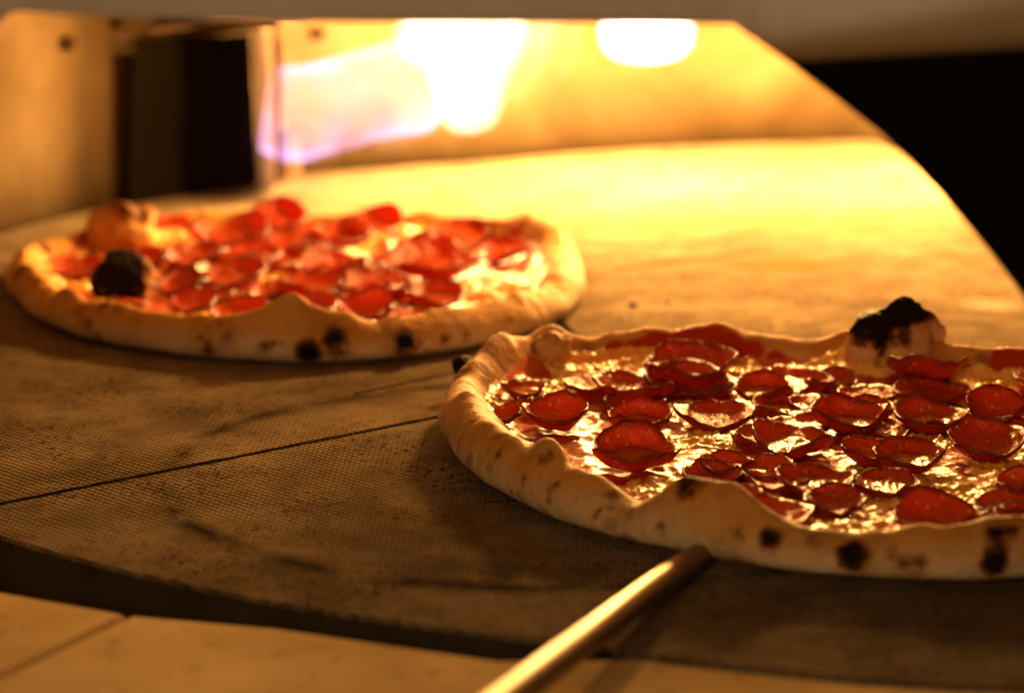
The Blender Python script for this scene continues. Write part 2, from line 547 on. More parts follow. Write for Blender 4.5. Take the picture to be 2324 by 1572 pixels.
# ------------------------------------------------------------------ mouth of the oven: steel hood over a black front
MY = 0.88
inner_r = [(1659, 49), (1695, 77), (1798, 149), (1901, 226), (2004, 308), (2081, 380), (2158, 463), (2261, 586), (2324, 668),
           (2420, 805), (2560, 1030), (2680, 1260), (2740, 1480), (2760, 1660)]
inner_t = [(38, 20), (301, 33), (600, 42), (923, 46), (1300, 47)]
inner_l = [(-470, 1660), (-430, 1400), (-370, 1100), (-290, 760), (-200, 450), (-110, 220), (0, 46)]
def oy(q, Y=MY):
    p = on_y(q[0], q[1], Y); return (p.x, p.z)
ring_px = inner_l + inner_t + inner_r
SPLIT = 1   # below this line black, above steel
def ysplit(x): return 128 - (x - 1813) * 0.055
# black plate, right and left of the mouth
def plate(name, poly, y0, y1, mat, parent, bevel=0.0):
    bm = bmesh.new()
    vs = [bm.verts.new((p[0], y0, p[1])) for p in poly]
    f = bm.faces.new(vs)
    r = bmesh.ops.extrude_face_region(bm, geom=[f])
    bmesh.ops.translate(bm, verts=[e for e in r['geom'] if isinstance(e, bmesh.types.BMVert)], vec=(0, y1 - y0, 0))
    bmesh.ops.recalc_face_normals(bm, faces=bm.faces)
    return bm_obj(name, bm, mat, parent)
front = empty('oven_front', (0, MY, 0))
tag(front, 'dark oven front with a wide arched mouth under a brushed steel hood', 'oven front')
inv = Vector((0, MY, 0))
rp = [q for q in inner_r if q[1] > 130]
poly = [oy((1776, 133))] + [oy(q) for q in rp] + [oy((3600, 1660)), oy((3600, 128 - 98))]
pl = plate('front_panel', poly, 0, 0.022, M_BLACK, front)
poly = [oy(q) for q in inner_l[:-1]] + [oy((-62, 133)), oy((-1200, 133)), oy((-1200, 1660))]
plate('front_panel', poly, 0, 0.022, M_BLACK, front)
# hood: steel band over the mouth, lower edge rolled back a little on the right
hood_low = [(-1200, 160), (-62, 133), (0, 46)] + inner_t + [(1659, 49), (1695, 77), (1776, 133)] + [(1840, 140), (2324, 112), (3600, 40)]
prof = [(0.0, 0.014), (0.0, 0.0), (0.0016, -0.006), (0.0055, -0.0115), (0.012, -0.0155), (0.05, -0.018), (0.13, -0.016), (0.30, 0.03)]
vs, fs = [], []
hp = []
for i in range(len(hood_low) - 1):
    a, b = hood_low[i], hood_low[i + 1]
    for k in range(6):
        hp.append((a[0] + (b[0] - a[0]) * k / 6, a[1] + (b[1] - a[1]) * k / 6))
hp.append(hood_low[-1])
for q in hp:
    p = oy(q, MY)
    rl = 0.06 if q[0] < 1700 else min(1.0, 0.15 + (q[0] - 1700) / 200)
    for dz, dy in prof:
        if dz < 0.04: dz, dy = dz * rl, (dy if dy < 0 else dy)
        vs.append((p[0], dy, max(p[1] + dz, 0) if dz < 0.04 else p[1] * 0.0 + oy((q[0], 46))[1] + dz))
np_ = len(prof)
for i in range(len(hp) - 1):
    for j in range(np_ - 1):
        a = i * np_ + j
        fs.append((a, a + 1, a + np_ + 1, a + np_))
mesh_obj('hood', vs, fs, M_STEEL, front)

# ------------------------------------------------------------------ burner box with its guard
burner = empty('burner_box', on_z(440, 430))
tag(burner, 'dark square sheet metal burner box standing at the back left of the deck', 'burner box')
def loc(o, p): return Vector(p) - Vector(o.location)
b0, b1 = on_z(297, 458), on_z(588, 414)
b0 = b0 + Vector((0, -0.012, 0)); b1 = b1 + Vector((0, -0.012, 0))
hx = 0.117 * 1.0
t0 = on_y(304, 102, b0.y); t1 = on_y(566, 76, b1.y)
depth = Vector((0.30, 1, 0)).normalized() * 0.09
quad = [b0, b1, t1, t0]
def slab(name, q, d, mat, parent):
    vs = [loc(parent, p) for p in q] + [loc(parent, p + d) for p in q]
    n = len(q)
    fs = [tuple(range(n)), tuple(reversed(range(n, 2 * n)))] + [(i, (i + 1) % n, n + (i + 1) % n, n + i) for i in range(n)]
    bm = bmesh.new()
    vv = [bm.verts.new(v) for v in vs]
    for f in fs: bm.faces.new([vv[i] for i in f])
    bmesh.ops.recalc_face_normals(bm, faces=bm.faces)
    bmesh.ops.bevel(bm, geom=list(bm.edges), offset=0.0006, segments=2, affect='EDGES')
    return bm_obj(name, bm, mat, parent)
slab('shield_plate', quad, depth * 0.03, M_SHEET, burner)
# bright folded edge on the right of the shield
e0, e1 = b1 + Vector((0.0015, 0, 0)), t1 + Vector((0.0015, 0, 0))
slab('folded_edge', [e0, e0 + Vector((0.013, 0.004, 0)), e1 + Vector((0.011, 0.004, 0)), e1], depth * 0.04, M_RIM, burner)
# cheek standing forward right of the shield, added to block flame light from it
kd = Vector((b1.x, b1.y, 0)).normalized()
def kz(y): return CAM_H - y * CAM_H / b1.y
k0 = b1 + Vector((0.012, 0, 0)); k1 = b1 + Vector((0.014, 0, 0)) - kd * 0.072
kt = t1.z + 0.07
slab('shade_cheek', [k0 + Vector((0, 0, 0.001)), Vector((k1.x, k1.y, kz(k1.y) + 0.001)), Vector((k1.x, k1.y, kt + 0.008)), Vector((k0.x, k0.y, kt))], Vector((0.0012, 0, 0)), M_RIM, burner)
# top sheet, slightly tilted, with a lip
up = Vector((0, 0, 0.0015))
slab('top_sheet', [t0 + up + Vector((-0.012, 0.002, 0)), t1 + up + Vector((0.02, 0.01, 0)), t1 + up + depth + Vector((0.02, 0, 0.004)), t0 + up + depth + Vector((-0.01, 0, 0.004))], Vector((0, 0, 0.0016)), M_RIM, burner)
slab('top_sheet', [t0 + up * 5 + Vector((0.01, 0.002, 0)), t1 + up * 5 + Vector((0.03, 0.01, 0)), t1 + up * 5 + depth + Vector((0.03, 0, 0.004)), t0 + up * 5 + depth + Vector((0.01, 0, 0.004))], Vector((0, 0, 0.0016)), M_RIM, burner)
# nozzle bracket and bars beside the flame
c0 = on_y(600, 120, b1.y + 0.01)
slab('bracket', [c0, c0 + Vector((0.011, 0, 0)), c0 + Vector((0.011, 0, 0.0025)), c0 + Vector((0, 0, 0.0025))], Vector((0, 0.02, 0)), M_SHEET, burner)
for px in (607, 641):
    a, b = on_y(px, 395, b1.y + 0.03), on_y(px - 4, 112, b1.y + 0.03)
    v, f = tube([loc(burner, a), loc(burner, b)], [0.0012, 0.0012], 8)
    mesh_obj('guard_bar', v, f, M_RIM, burner)
a = on_y(655, 405, b1.y + 0.03)
v, f = tube([loc(burner, a + Vector((0, 0, -0.004))), loc(burner, a + Vector((0, 0, 0.03))), loc(burner, a + Vector((0, 0, 0.032)))], [0.009, 0.009, 0.006], 16)
mesh_obj('burner_foot', v, f, M_BOLT, burner)

# ------------------------------------------------------------------ flames
FY = b1.y - 0.005
def flame_tube(name, px_pts, Y, mat, parent, n=28, amp=0.15, seed=0, depth_k=0.8, hollow=0.0, sub=6):
    """px_pts: (x, y_centre, half height) along the flame; real tube standing at distance Y."""
    P = catmull([(x, y, r) for x, y, r in px_pts], sub)
    sc = Y / F * 1.02
    rings = []
    for p in P:
        c = on_y(p.x, p.y, Y); rings.append((c, max(p.z, 1) * sc))
    def surf(k):
        vs = []
        for i, (c, r) in enumerate(rings):
            d = (rings[min(i + 1, len(rings) - 1)][0] - rings[max(i - 1, 0)][0]).normalized()
            a = Vector((0, 1, 0)); b = d.cross(a).normalized()
            for j in range(n):
                t = 2 * PI * j / n
                w = 1 + 0.4 * amp * noise.noise(Vector((c.x * 75 + seed, c.z * 75 + math.cos(t) * 2.5, math.sin(t) * 2.5))) + amp * noise.noise(Vector((c.x * 22 + seed, c.z * 22 + math.cos(t) * 1.2, math.sin(t) * 1.2)))
                vs.append(loc(parent, c + (a * math.cos(t) * depth_k + b * math.sin(t)) * r * w * k))
        fs = []
        m = len(rings)
        for i in range(m - 1):
            for j in range(n):
                fs.append((i * n + j, i * n + (j + 1) % n, (i + 1) * n + (j + 1) % n, (i + 1) * n + j))
        fs.append(tuple(range(n))); fs.append(tuple(reversed(range((m - 1) * n, m * n))))
        return vs, fs
    def outward(vs, fs):
        bm = bmesh.new()
        vv = [bm.verts.new(v) for v in vs]
        for f in fs: bm.faces.new([vv[i] for i in f])
        bmesh.ops.recalc_face_normals(bm, faces=bm.faces)
        bm.verts.index_update()
        res = [tuple(v.index for v in f.verts) for f in bm.faces]
        if bm.calc_volume(signed=True) < 0: res = [tuple(reversed(f)) for f in res]
        bm.free()
        return vs, res
    vs, fs = outward(*surf(1.0))
    if hollow:
        v2, f2 = outward(*surf(hollow))
        o = len(vs); vs = vs + v2; fs = fs + [tuple(reversed([o + i for i in f])) for f in f2]
    ob = mesh_obj(name, vs, fs, mat, parent)
    return ob
gas = empty('gas_flame', on_y(700, 350, FY))
tag(gas, 'large gas flame blowing right from the burner box, violet edged with a white core', 'flame')
MF_SHEATH = mat_flame('flame_violet', (0.60, 0.40, 1.0), 105, 18)
MF_HAZE = mat_flame('flame_pale', (1.0, 0.66, 0.40), 5.0, 26)
MF_CORE = mat_flame('flame_core', (1.0, 0.80, 0.50), 90, 34, 0.34, 0.52)
MF_LOW = mat_flame('flame_wisp', (1.0, 0.78, 0.42), 14, 30, 0.35, 0.6)
MF_BLUE = mat_flame('flame_blue', (0.12, 0.16, 1.0), 60, 40)
flame_tube('flame_sheath', [(606, 250, 98), (660, 258, 112), (730, 245, 104), (820, 222, 100), (900, 205, 104), (960, 190, 100), (1010, 180, 60)], FY, MF_SHEATH, gas, amp=0.08, seed=3, hollow=0.90)
flame_tube('flame_haze', [(615, 250, 88), (670, 256, 100), (760, 235, 100), (860, 215, 98), (960, 190, 110), (1040, 170, 90), (1100, 160, 30)], FY, MF_HAZE, gas, amp=0.15, seed=5)
flame_tube('flame_core', [(1068, 302, 8), (1067, 290, 44), (1068, 260, 62), (1066, 220, 70), (1062, 170, 92), (1060, 110, 128), (1058, 50, 148), (1050, -20, 150), (1040, -110, 110), (1040, -150, 20)], FY + 0.005, MF_CORE, gas, amp=0.75, seed=9)
flame_tube('flame_wisp', [(850, 335, 10), (880, 318, 26), (920, 290, 30), (980, 262, 34), (1050, 220, 36), (1090, 190, 10)], FY + 0.01, MF_LOW, gas, amp=0.5, seed=12)
flame_tube('flame_wisp', [(790, 240, 8), (830, 215, 34), (880, 190, 44), (940, 150, 50), (1000, 110, 40), (1040, 80, 10)], FY + 0.015, MF_LOW, gas, amp=0.5, seed=15)
flame_tube('flame_wisp', [(1150, 250, 8), (1170, 200, 26), (1195, 150, 36), (1215, 90, 44), (1230, 20, 44), (1240, -60, 10)], FY + 0.012, mat_flame('flame_wisp_thin', (1.0, 0.72, 0.5), 22, 30), gas, amp=0.5, seed=18)
flame_tube('flame_sheath', [(1190, 235, 6), (1225, 190, 24), (1255, 130, 44), (1262, 70, 52), (1262, 0, 40), (1260, -40, 8)], FY, mat_flame('flame_violet_thin', (0.62, 0.5, 1.0), 30, 18), gas, amp=0.15, seed=21, hollow=0.90)
flame_tube('flame_root', [(627, 196, 4), (629, 215, 7), (631, 235, 8), (633, 262, 4)], FY - 0.05, MF_BLUE, gas, amp=0.1, seed=25)

MF_SOLID = mat_flame('flame_core_even', (1.0, 0.85, 0.6), 300, 10, 0.1, 0.3)
tongue = empty('small_flame', on_y(1468, 100, FY + 0.03))
tag(tongue, 'short rounded white flame tongue hanging at the hood edge, right of the main flame', 'flame')
flame_tube('flame_core', [(1468, 141, 14), (1468, 137, 48), (1468, 127, 76), (1468, 110, 95), (1468, 92, 102), (1468, 75, 104), (1468, 45, 104), (1470, 10, 100), (1480, -40, 70), (1490, -70, 10)],
           FY + 0.03, MF_SOLID, tongue, amp=0.05, seed=31)

# ------------------------------------------------------------------ pizzas
def pizza(name, C, outline, label, z0, seed, rimH, bumps, sauce_spots, char_px, cheese_px, slices, rimW=0.026, notch=(), extra=0, blisters=()):
    """outline: world (x, y) points round the foot of the crust; bumps: (px, py, z, s, amp, p, char, tall)"""
    root = empty(name, (C[0], C[1], z0))
    tag(root, label, 'pizza', 'pepperoni pizzas in the oven')
    N = 840
    an = sorted([(math.atan2(y - C[1], x - C[0]) % (2 * PI), math.hypot(x - C[0], y - C[1])) for x, y in outline])
    A = np.array([a for a, _ in an]); R_ = np.array([r for _, r in an])
    A = np.concatenate((A[-3:] - 2 * PI, A, A[:3] + 2 * PI)); R_ = np.concatenate((R_[-3:], R_, R_[:3]))
    th = np.linspace(0, 2 * PI, N, endpoint=False)
    R = np.interp(th, A, R_)
    kern = np.hanning(61); kern /= kern.sum()
    R = np.convolve(np.concatenate((R[-60:], R, R[:60])), kern, 'same')[60:-60]
    def per(sc, s):
        return np.array([noise.fractal(Vector((math.cos(t) * sc + s, math.sin(t) * sc, s * 1.7)), 0.7, 2.0, 2) for t in th])
    R = R + 0.0016 * per(3.5, seed)
    H = rimH * (1 + 0.22 * per(2.2, seed + 9) + 0.05 * per(7, seed + 17))
    W = rimW * (1 + 0.22 * per(2.6, seed + 23))
    for (t, dt, dh, dw) in notch:
        dd = np.abs((th - t + PI) % (2 * PI) - PI)
        g = np.exp(-(dd / dt) ** 2)
        H = H + dh * g; W = W + dw * g
    ZI = 0.0042
    def at_theta(arr, t):
        u = (t % (2 * PI)) / (2 * PI) * N
        i = int(u) % N; f = u - int(u)
        return arr[i] * (1 - f) + arr[(i + 1) % N] * f
    BB = []
    for (px, py, z, s, amp, p, ch) in bumps:
        w = on_z(px, py, z0 + z)
        bx, by = w.x - C[0], w.y - C[1]
        if z >= 0.010:            # on the rim: sit on its crest
            t = math.atan2(by, bx); rr_ = at_theta(R, t) - 0.0115
            bx, by = rr_ * math.cos(t), rr_ * math.sin(t)
        BB.append((bx, by, s, amp, p, ch))
    rb = random.Random(seed + 77)
    for k in range(34):       # small uneven swellings all round the rim
        t = rb.uniform(0, 2 * PI); rr_ = at_theta(R, t) - rb.uniform(0.006, 0.016)
        BB.append((rr_ * math.cos(t), rr_ * math.sin(t), rb.uniform(0.005, 0.012), rb.uniform(0.0008, 0.0032), 2.0, 0.0))
    def top_z(x, y):
        r = math.hypot(x, y); t = math.atan2(y, x)
        Rr, h, w = at_theta(R, t), at_theta(H, t), at_theta(W, t)
        u = (Rr - r - 0.010) / (w - 0.010)
        if u <= 0: z = h
        elif u >= 1: z = ZI
        else:
            z = ZI + (h - ZI) * (0.5 + 0.5 * math.cos(PI * u ** 1.05))
        return z, u
    def bump_z(x, y):
        b = 0
        for bx, by, s, amp, p, ch in BB:
            d = math.hypot(x - bx, y - by) / s
            if d < 2.6: b += amp * math.exp(-d ** p)
        return b
    vs, fs, info = [], [], []
    outer = [(0.0, -1), (0.45, -1), (0.022, 0.0), (0.012, 0.0), (0.006, 0.02), (0.0022, 0.12), (0.0004, 0.26), (0.0, 0.42), (0.0008, 0.58), (0.0026, 0.74), (0.0052, 0.88), (0.008, 0.97)]
    M = None
    for i, t in enumerate(th):
        ct, st = math.cos(t), math.sin(t)
        prof = []
        for j, (a, b) in enumerate(outer):
            if b == -1: prof.append((R[i] * a * 0.9, 0.0, 0.0))
            else: prof.append((R[i] - a, b * H[i], b))
        for k in range(0, 26):
            rr = R[i] - 0.010 - (W[i] - 0.004) * k / 25
            z, u = top_z(rr * ct, rr * st)
            prof.append((rr, z, 1.0))
        rr0 = prof[-1][0]
        for k in (0.75, 0.4, 0.0):
            prof.append((rr0 * k, ZI, 1.0))
        M = len(prof)
        for j, (r, z, b) in enumerate(prof):
            x, y = r * ct, r * st
            q = Vector((x * 40 + seed, y * 40, z * 40))
            nz = noise.fractal(q, 0.8, 2.0, 3)
            bz = bump_z(x, y) * min(max(b, 0), 1) ** 0.8
            if b > 0.05 or b < 0:
                lift = max(b, 0)
                x += ct * nz * 0.0007 * (1 if b > 0 else 0); y += st * nz * 0.0007 * (1 if b > 0 else 0)
                z = z + bz + nz * 0.0011 * lift + 0.0009 * lift * noise.noise(q * 3.1)
            vs.append((x, y, z))
            info.append((z / max(H[i], 0.001), j, b, bz))
    for i in range(N):
        i2 = (i + 1) % N
        for j in range(M - 1):
            fs.append((i * M + j, i2 * M + j, i2 * M + j + 1, i * M + j + 1))
    crust = mesh_obj('crust', vs, fs, M_CRUST, root)
    bvh = BVHTree.FromPolygons([Vector(v) for v in vs], fs)
    org = Vector((-C[0], -C[1], CAM_H - z0))
    def hit(px, py):
        h = bvh.ray_cast(org, ray(px, py))
        return h[0]
    spots = []
    for px, py, s, k in char_px:
        h = hit(px, py)
        if h is not None: spots.append((h, s, k))
    rs = random.Random(seed)
    for k in range(120):     # small scattered blisters round the side
        t = rs.uniform(0, 2 * PI); i = int(t / (2 * PI) * N) % N
        zz = rs.uniform(0.15, 0.85) * H[i]
        spots.append((Vector(((R[i] - 0.001) * math.cos(t), (R[i] - 0.001) * math.sin(t), zz)), rs.uniform(0.0008, 0.0028), rs.uniform(0.2, 0.62)))
    for bx, by, s, amp, p, ch in BB:
        if ch > 0:
            zt = top_z(bx, by)[0] + bump_z(bx, by)
            spots.append((Vector((bx, by, zt)), s * ch, 1.0))
    sp = []
    for px, py, s in sauce_spots:
        h = hit(px, py)
        if h is not None: sp.append((h, s))
    V = np.array(vs)
    char = np.zeros(len(V))
    for c, s, k in spots:
        d = np.linalg.norm(V - np.array(c), axis=1) / s
        char = np.maximum(char, k * np.clip(1.35 - 0.75 * d, 0, 1))
    for c, s, k in spots:
        if k < 0:
            d = np.linalg.norm(V - np.array(c), axis=1) / s
            char = char + k * np.clip(1.35 - 0.75 * d, 0, 1)
    sau = np.zeros(len(V))
    for c, s in sp:
        d = np.linalg.norm(V - np.array(c), axis=1) / s
        sau = np.maximum(sau, np.clip(1.3 - 0.8 * d, 0, 1))
    inf = np.array(info)
    toast = np.clip((inf[:, 0] - 0.12) * 1.25, 0, 0.95)
    inner = inf[:, 1] > 20
    toast[inner] = 0.75
    sau = np.where(inf[:, 1] > 28, np.maximum(sau, 0.75), sau)
    ca = crust.data.color_attributes.new('look', 'FLOAT_COLOR', 'POINT')
    buf = np.ones((len(V), 4)); buf[:, 0] = char; buf[:, 1] = sau; buf[:, 2] = toast
    ca.data.foreach_set('color', buf.ravel())

    # pepperoni: where each slice lies
    rp_ = random.Random(seed + 5)
    PP = []
    for (px, py, wpx, cup, tilt, tdir) in slices:
        w = on_z(px, py, z0 + 0.010)
        rad = wpx / 2 / F * (w - Vector((0, 0, CAM_H))).length
        x, y = w.x - C[0], w.y - C[1]
        t = math.atan2(y, x); lim = at_theta(R, t) - 0.027; r0 = math.hypot(x, y)
        if r0 > lim: x, y = x * lim / r0, y * lim / r0
        PP.append((x, y, rad, cup, tilt, tdir, 0.0))
    placed = []
    for k in range(extra * 12):
        if len(placed) >= extra: break
        t = rp_.uniform(0, 2 * PI); r0 = (at_theta(R, t) - 0.036) * math.sqrt(rp_.random())
        x, y = r0 * math.cos(t), r0 * math.sin(t)
        if any(math.hypot(x - a, y - b) < 0.019 for a, b in placed): continue
        if any(math.hypot(x - p[0], y - p[1]) < 0.010 for p in PP[:len(slices)]): continue
        placed.append((x, y))
        PP.append((x, y, rp_.uniform(0.0125, 0.0160), 0.30, rp_.uniform(-0.12, 0.04), 1.5, -0.0012))
    # sauce and cheese: height fields over the dough
    cm = []
    for px, py, s, k in cheese_px:
        w = on_z(px, py, z0 + 0.007)
        cm.append((w.x - C[0], w.y - C[1], s, k))
    def cheese_mask(x, y):
        m = 0.29 + 0.85 * noise.fractal(Vector((x * 38 + seed * 3, y * 38, 2.2)), 0.8, 2.0, 3)
        for cx, cy, s, k in cm:
            m += k * math.exp(-((x - cx) ** 2 + (y - cy) ** 2) / (s * s))
        for p in PP:
            d2 = (x - p[0]) ** 2 + (y - p[1]) ** 2
            if d2 < 0.0006: m -= 0.8 * math.exp(-(d2 / (0.80 * p[2]) ** 2) ** 2)
        return m
    def field(step, kind):
        Rm = float(R.max())
        n = int(2 * Rm / step) + 1
        idx, vs, fs = {}, [], []
        for a in range(n):
            for b in range(n):
                x, y = -Rm + a * step, -Rm + b * step
                r = math.hypot(x, y)
                z, u = top_z(x, y)
                if u < (0.42 if kind == 's' else 0.50): continue
                hz = z + bump_z(x, y)
                edge = min(1, max(0, (u - 0.42) / 0.3))
                sz = hz - 0.0012 + 0.0030 * edge + 0.0012 * noise.fractal(Vector((x * 90, y * 90, seed)), 0.7, 2.0, 3)
                if kind == 's':
                    zz = sz
                else:
                    m = cheese_mask(x, y) - 0.35 * (1 - edge)
                    if m < 0.22: continue
                    k = min(1, (m - 0.34) * 4.0)
                    zz = sz + 0.0016 * k + 0.0013 * max(k, 0) * noise.fractal(Vector((x * 190, y * 190, seed + 4)), 0.6, 2.0, 3) \
                        + 0.0012 * max(k, 0) * noise.noise(Vector((x * 420, y * 420, seed + 8)))
                idx[(a, b)] = len(vs); vs.append((x, y, zz))
        for (a, b), i in idx.items():
            q = [idx.get((a + 1, b)), idx.get((a + 1, b + 1)), idx.get((a, b + 1))]
            if None not in q: fs.append((i, *q))
        return vs, fs
    v, f = field(0.0014, 's'); mesh_obj('sauce', v, f, M_SAUCE, root)
    v, f = field(0.0011, 'c'); mesh_obj('melted_cheese', v, f, M_CHEESE, root)

    for (x, y, rad, cup, tilt, tdir, dz) in PP:
        pep_slice(root, x, y, top_z(x, y)[0] + (bump_z(x, y) if dz == 0 else 0) + dz, rad, cup, tilt, tdir, rp_)
    for (px, py, pz, wx, wy, wz, mode) in blisters:
        w = on_z(px, py, z0 + pz) - Vector((C[0], C[1], z0))
        if mode == 'torn':
            t = math.atan2(w.y, w.x); yy = (at_theta(R, t) - 0.012) * math.sin(t) + C[1]
            w = on_y(px, py, yy) - Vector((C[0], C[1], z0))
        make_blister(crust, w, wx, wy, wz, mode)
    return root

def make_blister(crust, c, wx, wy, wz, mode):
    bm = bmesh.new()
    bmesh.ops.create_icosphere(bm, subdivisions=5, radius=1)
    vs, look = [], []
    sd = c.x * 91 + c.y * 57
    for v in bm.verts:
        n = v.co.copy()
        q = Vector([math.copysign(abs(k) ** 0.9, k) for k in n])
        k = 1 + 0.30 * noise.noise(n * 1.3 + Vector((sd, 0, 0))) + 0.06 * noise.fractal(n * 3.5 + Vector((0, sd, 0)), 0.7, 2, 3)
        q = q * k
        if mode == 'torn':
            q.x *= 1 - 0.26 * n.z
            q.z += 0.16 * n.x * max(n.z, 0)
            dent = math.exp(-(((n.x + 0.05) / 0.33) ** 2 + ((n.z - 0.05) / 0.5) ** 2)) * (n.y < 0)
            q.y += 0.42 * dent
            m = n.z + 0.25 * noise.fractal(n * 2.5 + Vector((3, 1, sd)), 0.6, 2, 3) + 0.25 * n.x
            ch = min(max((m + 0.38) * 2.4, 0), 1)
            stripe = math.exp(-((n.x + 0.32) / 0.11) ** 2) * (n.z > -0.35) * (n.y < 0.2)
            ch = max(ch, 0.9 * stripe)
            ch = ch * (1 - 0.9 * dent * (n.z < 0.35)) + 0.42 * dent + 0.2 * dent * noise.noise(n * 9)
            ch *= 1 - 0.8 * min(max((n.x - 0.15) * 6, 0), 1) * min(max((0.55 - n.z) * 5, 0), 1)
        elif mode == 'black':
            m = n.z + 0.85 + 0.5 * noise.fractal(n * 2 + Vector((3, 1, sd)), 0.6, 2, 3)
            ch = min(max(m * 1.6, 0), 1)
            if n.x > 0.65: ch *= 0.5
        elif mode == 'top':
            d = (n - Vector((0.35, -0.2, 0.85))).length
            ch = min(max(1.15 - d * 1.1, 0), 0.62)
        else:
            ch = 0.35 * min(max(n.z + 0.3 * noise.noise(n * 3), 0), 1)
        vs.append((c.x + q.x * wx, c.y + q.y * wy, c.z + q.z * wz))
        look.append((ch, 0.35 if mode == 'top' else 0.0, 0.4 if mode == 'torn' else 0.75, 1))
    bm.verts.index_update()
    fs = [tuple(v.index for v in f.verts) for f in bm.faces]
    bm.free()
    o = mesh_obj('blister', vs, fs, M_CRUST, crust)
    a = o.data.color_attributes.new('look', 'FLOAT_COLOR', 'POINT')
    a.data.foreach_set('color', [k for l in look for k in l])
    if mode in ('torn', 'black'): o['label'] = 'charred black blister'
    return o

def pep_slice(root, x, y, z, rad, cup, tilt, tdir, rs):
    nr, nt = 11, 40
    sd = rs.uniform(0, 50)
    cup *= rs.uniform(0.55, 0.95)
    tilt = max(-0.28, min(0.3, tilt))
    fold = rs.uniform(0.1, 0.6); fa = rs.uniform(0, PI)
    lobes = rs.uniform(0, PI)
    th = 0.0021
    vs, fs, ed = [], [], []
    def prof(rr, t):
        w = 1 + 0.35 * math.cos(2 * (t - fa)) * fold * 2 + 0.16 * math.cos(3 * t + lobes)
        h = cup * rad * rr ** 2.9 * 1.25 * max(w, 0.0)
        shrink = 1 - 0.22 * cup * rr ** 2
        h += rad * 0.13 * rr * noise.noise(Vector((math.cos(t) * rr * 2.2 + sd, math.sin(t) * rr * 2.2, sd)))
        return h, shrink * (1 + 0.15 * noise.noise(Vector((math.cos(t) * 1.4 + sd, math.sin(t) * 1.4, 3))) + 0.04 * noise.noise(Vector((math.cos(t) * 6 + sd, math.sin(t) * 6, 5))))
    rows = [k / (nr - 1) for k in range(nr)]
    lay = [(rr, 0) for rr in rows] + [(1.02, 0.5)] + [(rr, 1) for rr in reversed(rows)]
    # top then rounded edge then underside
    for rr, side in lay:
        for j in range(nt):
            t = 2 * PI * j / nt
            h, s = prof(min(rr, 1.0), t)
            rx = rad * rr * s
            vs.append(Vector((rx * math.cos(t), rx * math.sin(t), h + th * (1 - side))))
            ed.append(rr ** 3 if side < 1 else rr * 0.9)
    for i in range(len(lay) - 1):
        for j in range(nt):
            fs.append((i * nt + j, (i + 1) * nt + j, (i + 1) * nt + (j + 1) % nt, i * nt + (j + 1) % nt))
    o = mesh_obj('pepperoni_slice', vs, fs, M_PEP, root)
    at = o.data.attributes.new('edge', 'FLOAT', 'POINT')
    at.data.foreach_set('value', ed)
    o.location = (x, y, z + rs.uniform(0.0014, 0.0026) + rad * abs(math.sin(tilt)) * 0.30)
    ax = Vector((-math.sin(tdir), math.cos(tdir), 0))
    from mathutils import Matrix
    o.rotation_euler = (Matrix.Rotation(tilt, 3, ax)).to_euler()
    if cup > 0.15 and abs(tilt) < 0.2 and rs.random() < 0.6:
        vs, fs = [(0, 0, 0.0008 + th)], []
        for k in (0.25, 0.5, 0.66):
            for j in range(24):
                t = 2 * PI * j / 24
                r = rad * k * (1 + 0.08 * noise.noise(Vector((math.cos(t) * 2 + sd, math.sin(t) * 2, 7))))
                vs.append((r * math.cos(t), r * math.sin(t), th + prof(0.62, t)[0] * 0.75 * (0.7 + 0.3 * k) + 0.0005))
        for j in range(24): fs.append((0, 1 + j, 1 + (j + 1) % 24))
        for i in range(2):
            for j in range(24):
                a = 1 + i * 24
                fs.append((a + j, a + 24 + j, a + 24 + (j + 1) % 24, a + (j + 1) % 24))
        mesh_obj('oil_pool', vs, fs, M_OIL, o)

# near pizza ---------------------------------------------------------
P2Z = 0.0035
C2 = (0.148, 1.132)
out2 = [tuple(on_z(x, y, P2Z + 0.004)[:2]) for x, y in
        [(1005, 950), (1012, 1000), (1060, 1060), (1150, 1122), (1280, 1180), (1400, 1208), (1600, 1252), (1800, 1284), (2000, 1300), (2200, 1306)]]
out2 += [(0.235, 0.985), (0.29, 1.03), (0.318, 1.10), (0.318, 1.16), (0.300, 1.215), (0.26, 1.252)]
for x_, y_, z_ in [(2200, 803, 0.016), (2000, 793, 0.016), (1900, 780, 0.016), (1700, 768, 0.017), (1500, 760, 0.018), (1340, 762, 0.018), (1215, 772, 0.016)]:
    p_ = on_z(x_, y_, z_ + P2Z) + Vector((0, 0.008, 0)); out2.append((p_.x, p_.y))
for x_, y_, z_ in [(1150, 795, 0.014), (1085, 832, 0.012), (1030, 880, 0.010)]:
    p_ = on_z(x_, y_, z_ + P2Z) + Vector((-0.003, 0.003, 0)); out2.append((p_.x, p_.y))
bumps2 = [
    (2000, 770, 0.010, 0.022, 0.003, 2.0, 0.0),
    (2038, 770, 0.010, 0.024, 0.008, 2.0, 0.0), (1255, 800, 0.012, 0.011, 0.007, 2.2, 0.0), (1335, 1062, 0.014, 0.010, 0.0095, 2.2, 0.0),
    (1590, 1140, 0.014, 0.016, 0.0055, 2.2, 0.0), (1740, 1120, 0.014, 0.010, 0.004, 2.0, 0.0),
    (1120, 830, 0.014, 0.016, 0.004, 2.0, 0.0), (1490, 1140, 0.012, 0.015, -0.009, 2.0, 0.0),
    (1500, 790, 0.014, 0.030, 0.003, 2.0, 0.0), (1050, 850, 0.014, 0.008, 0.003, 2.0, 0.0)]
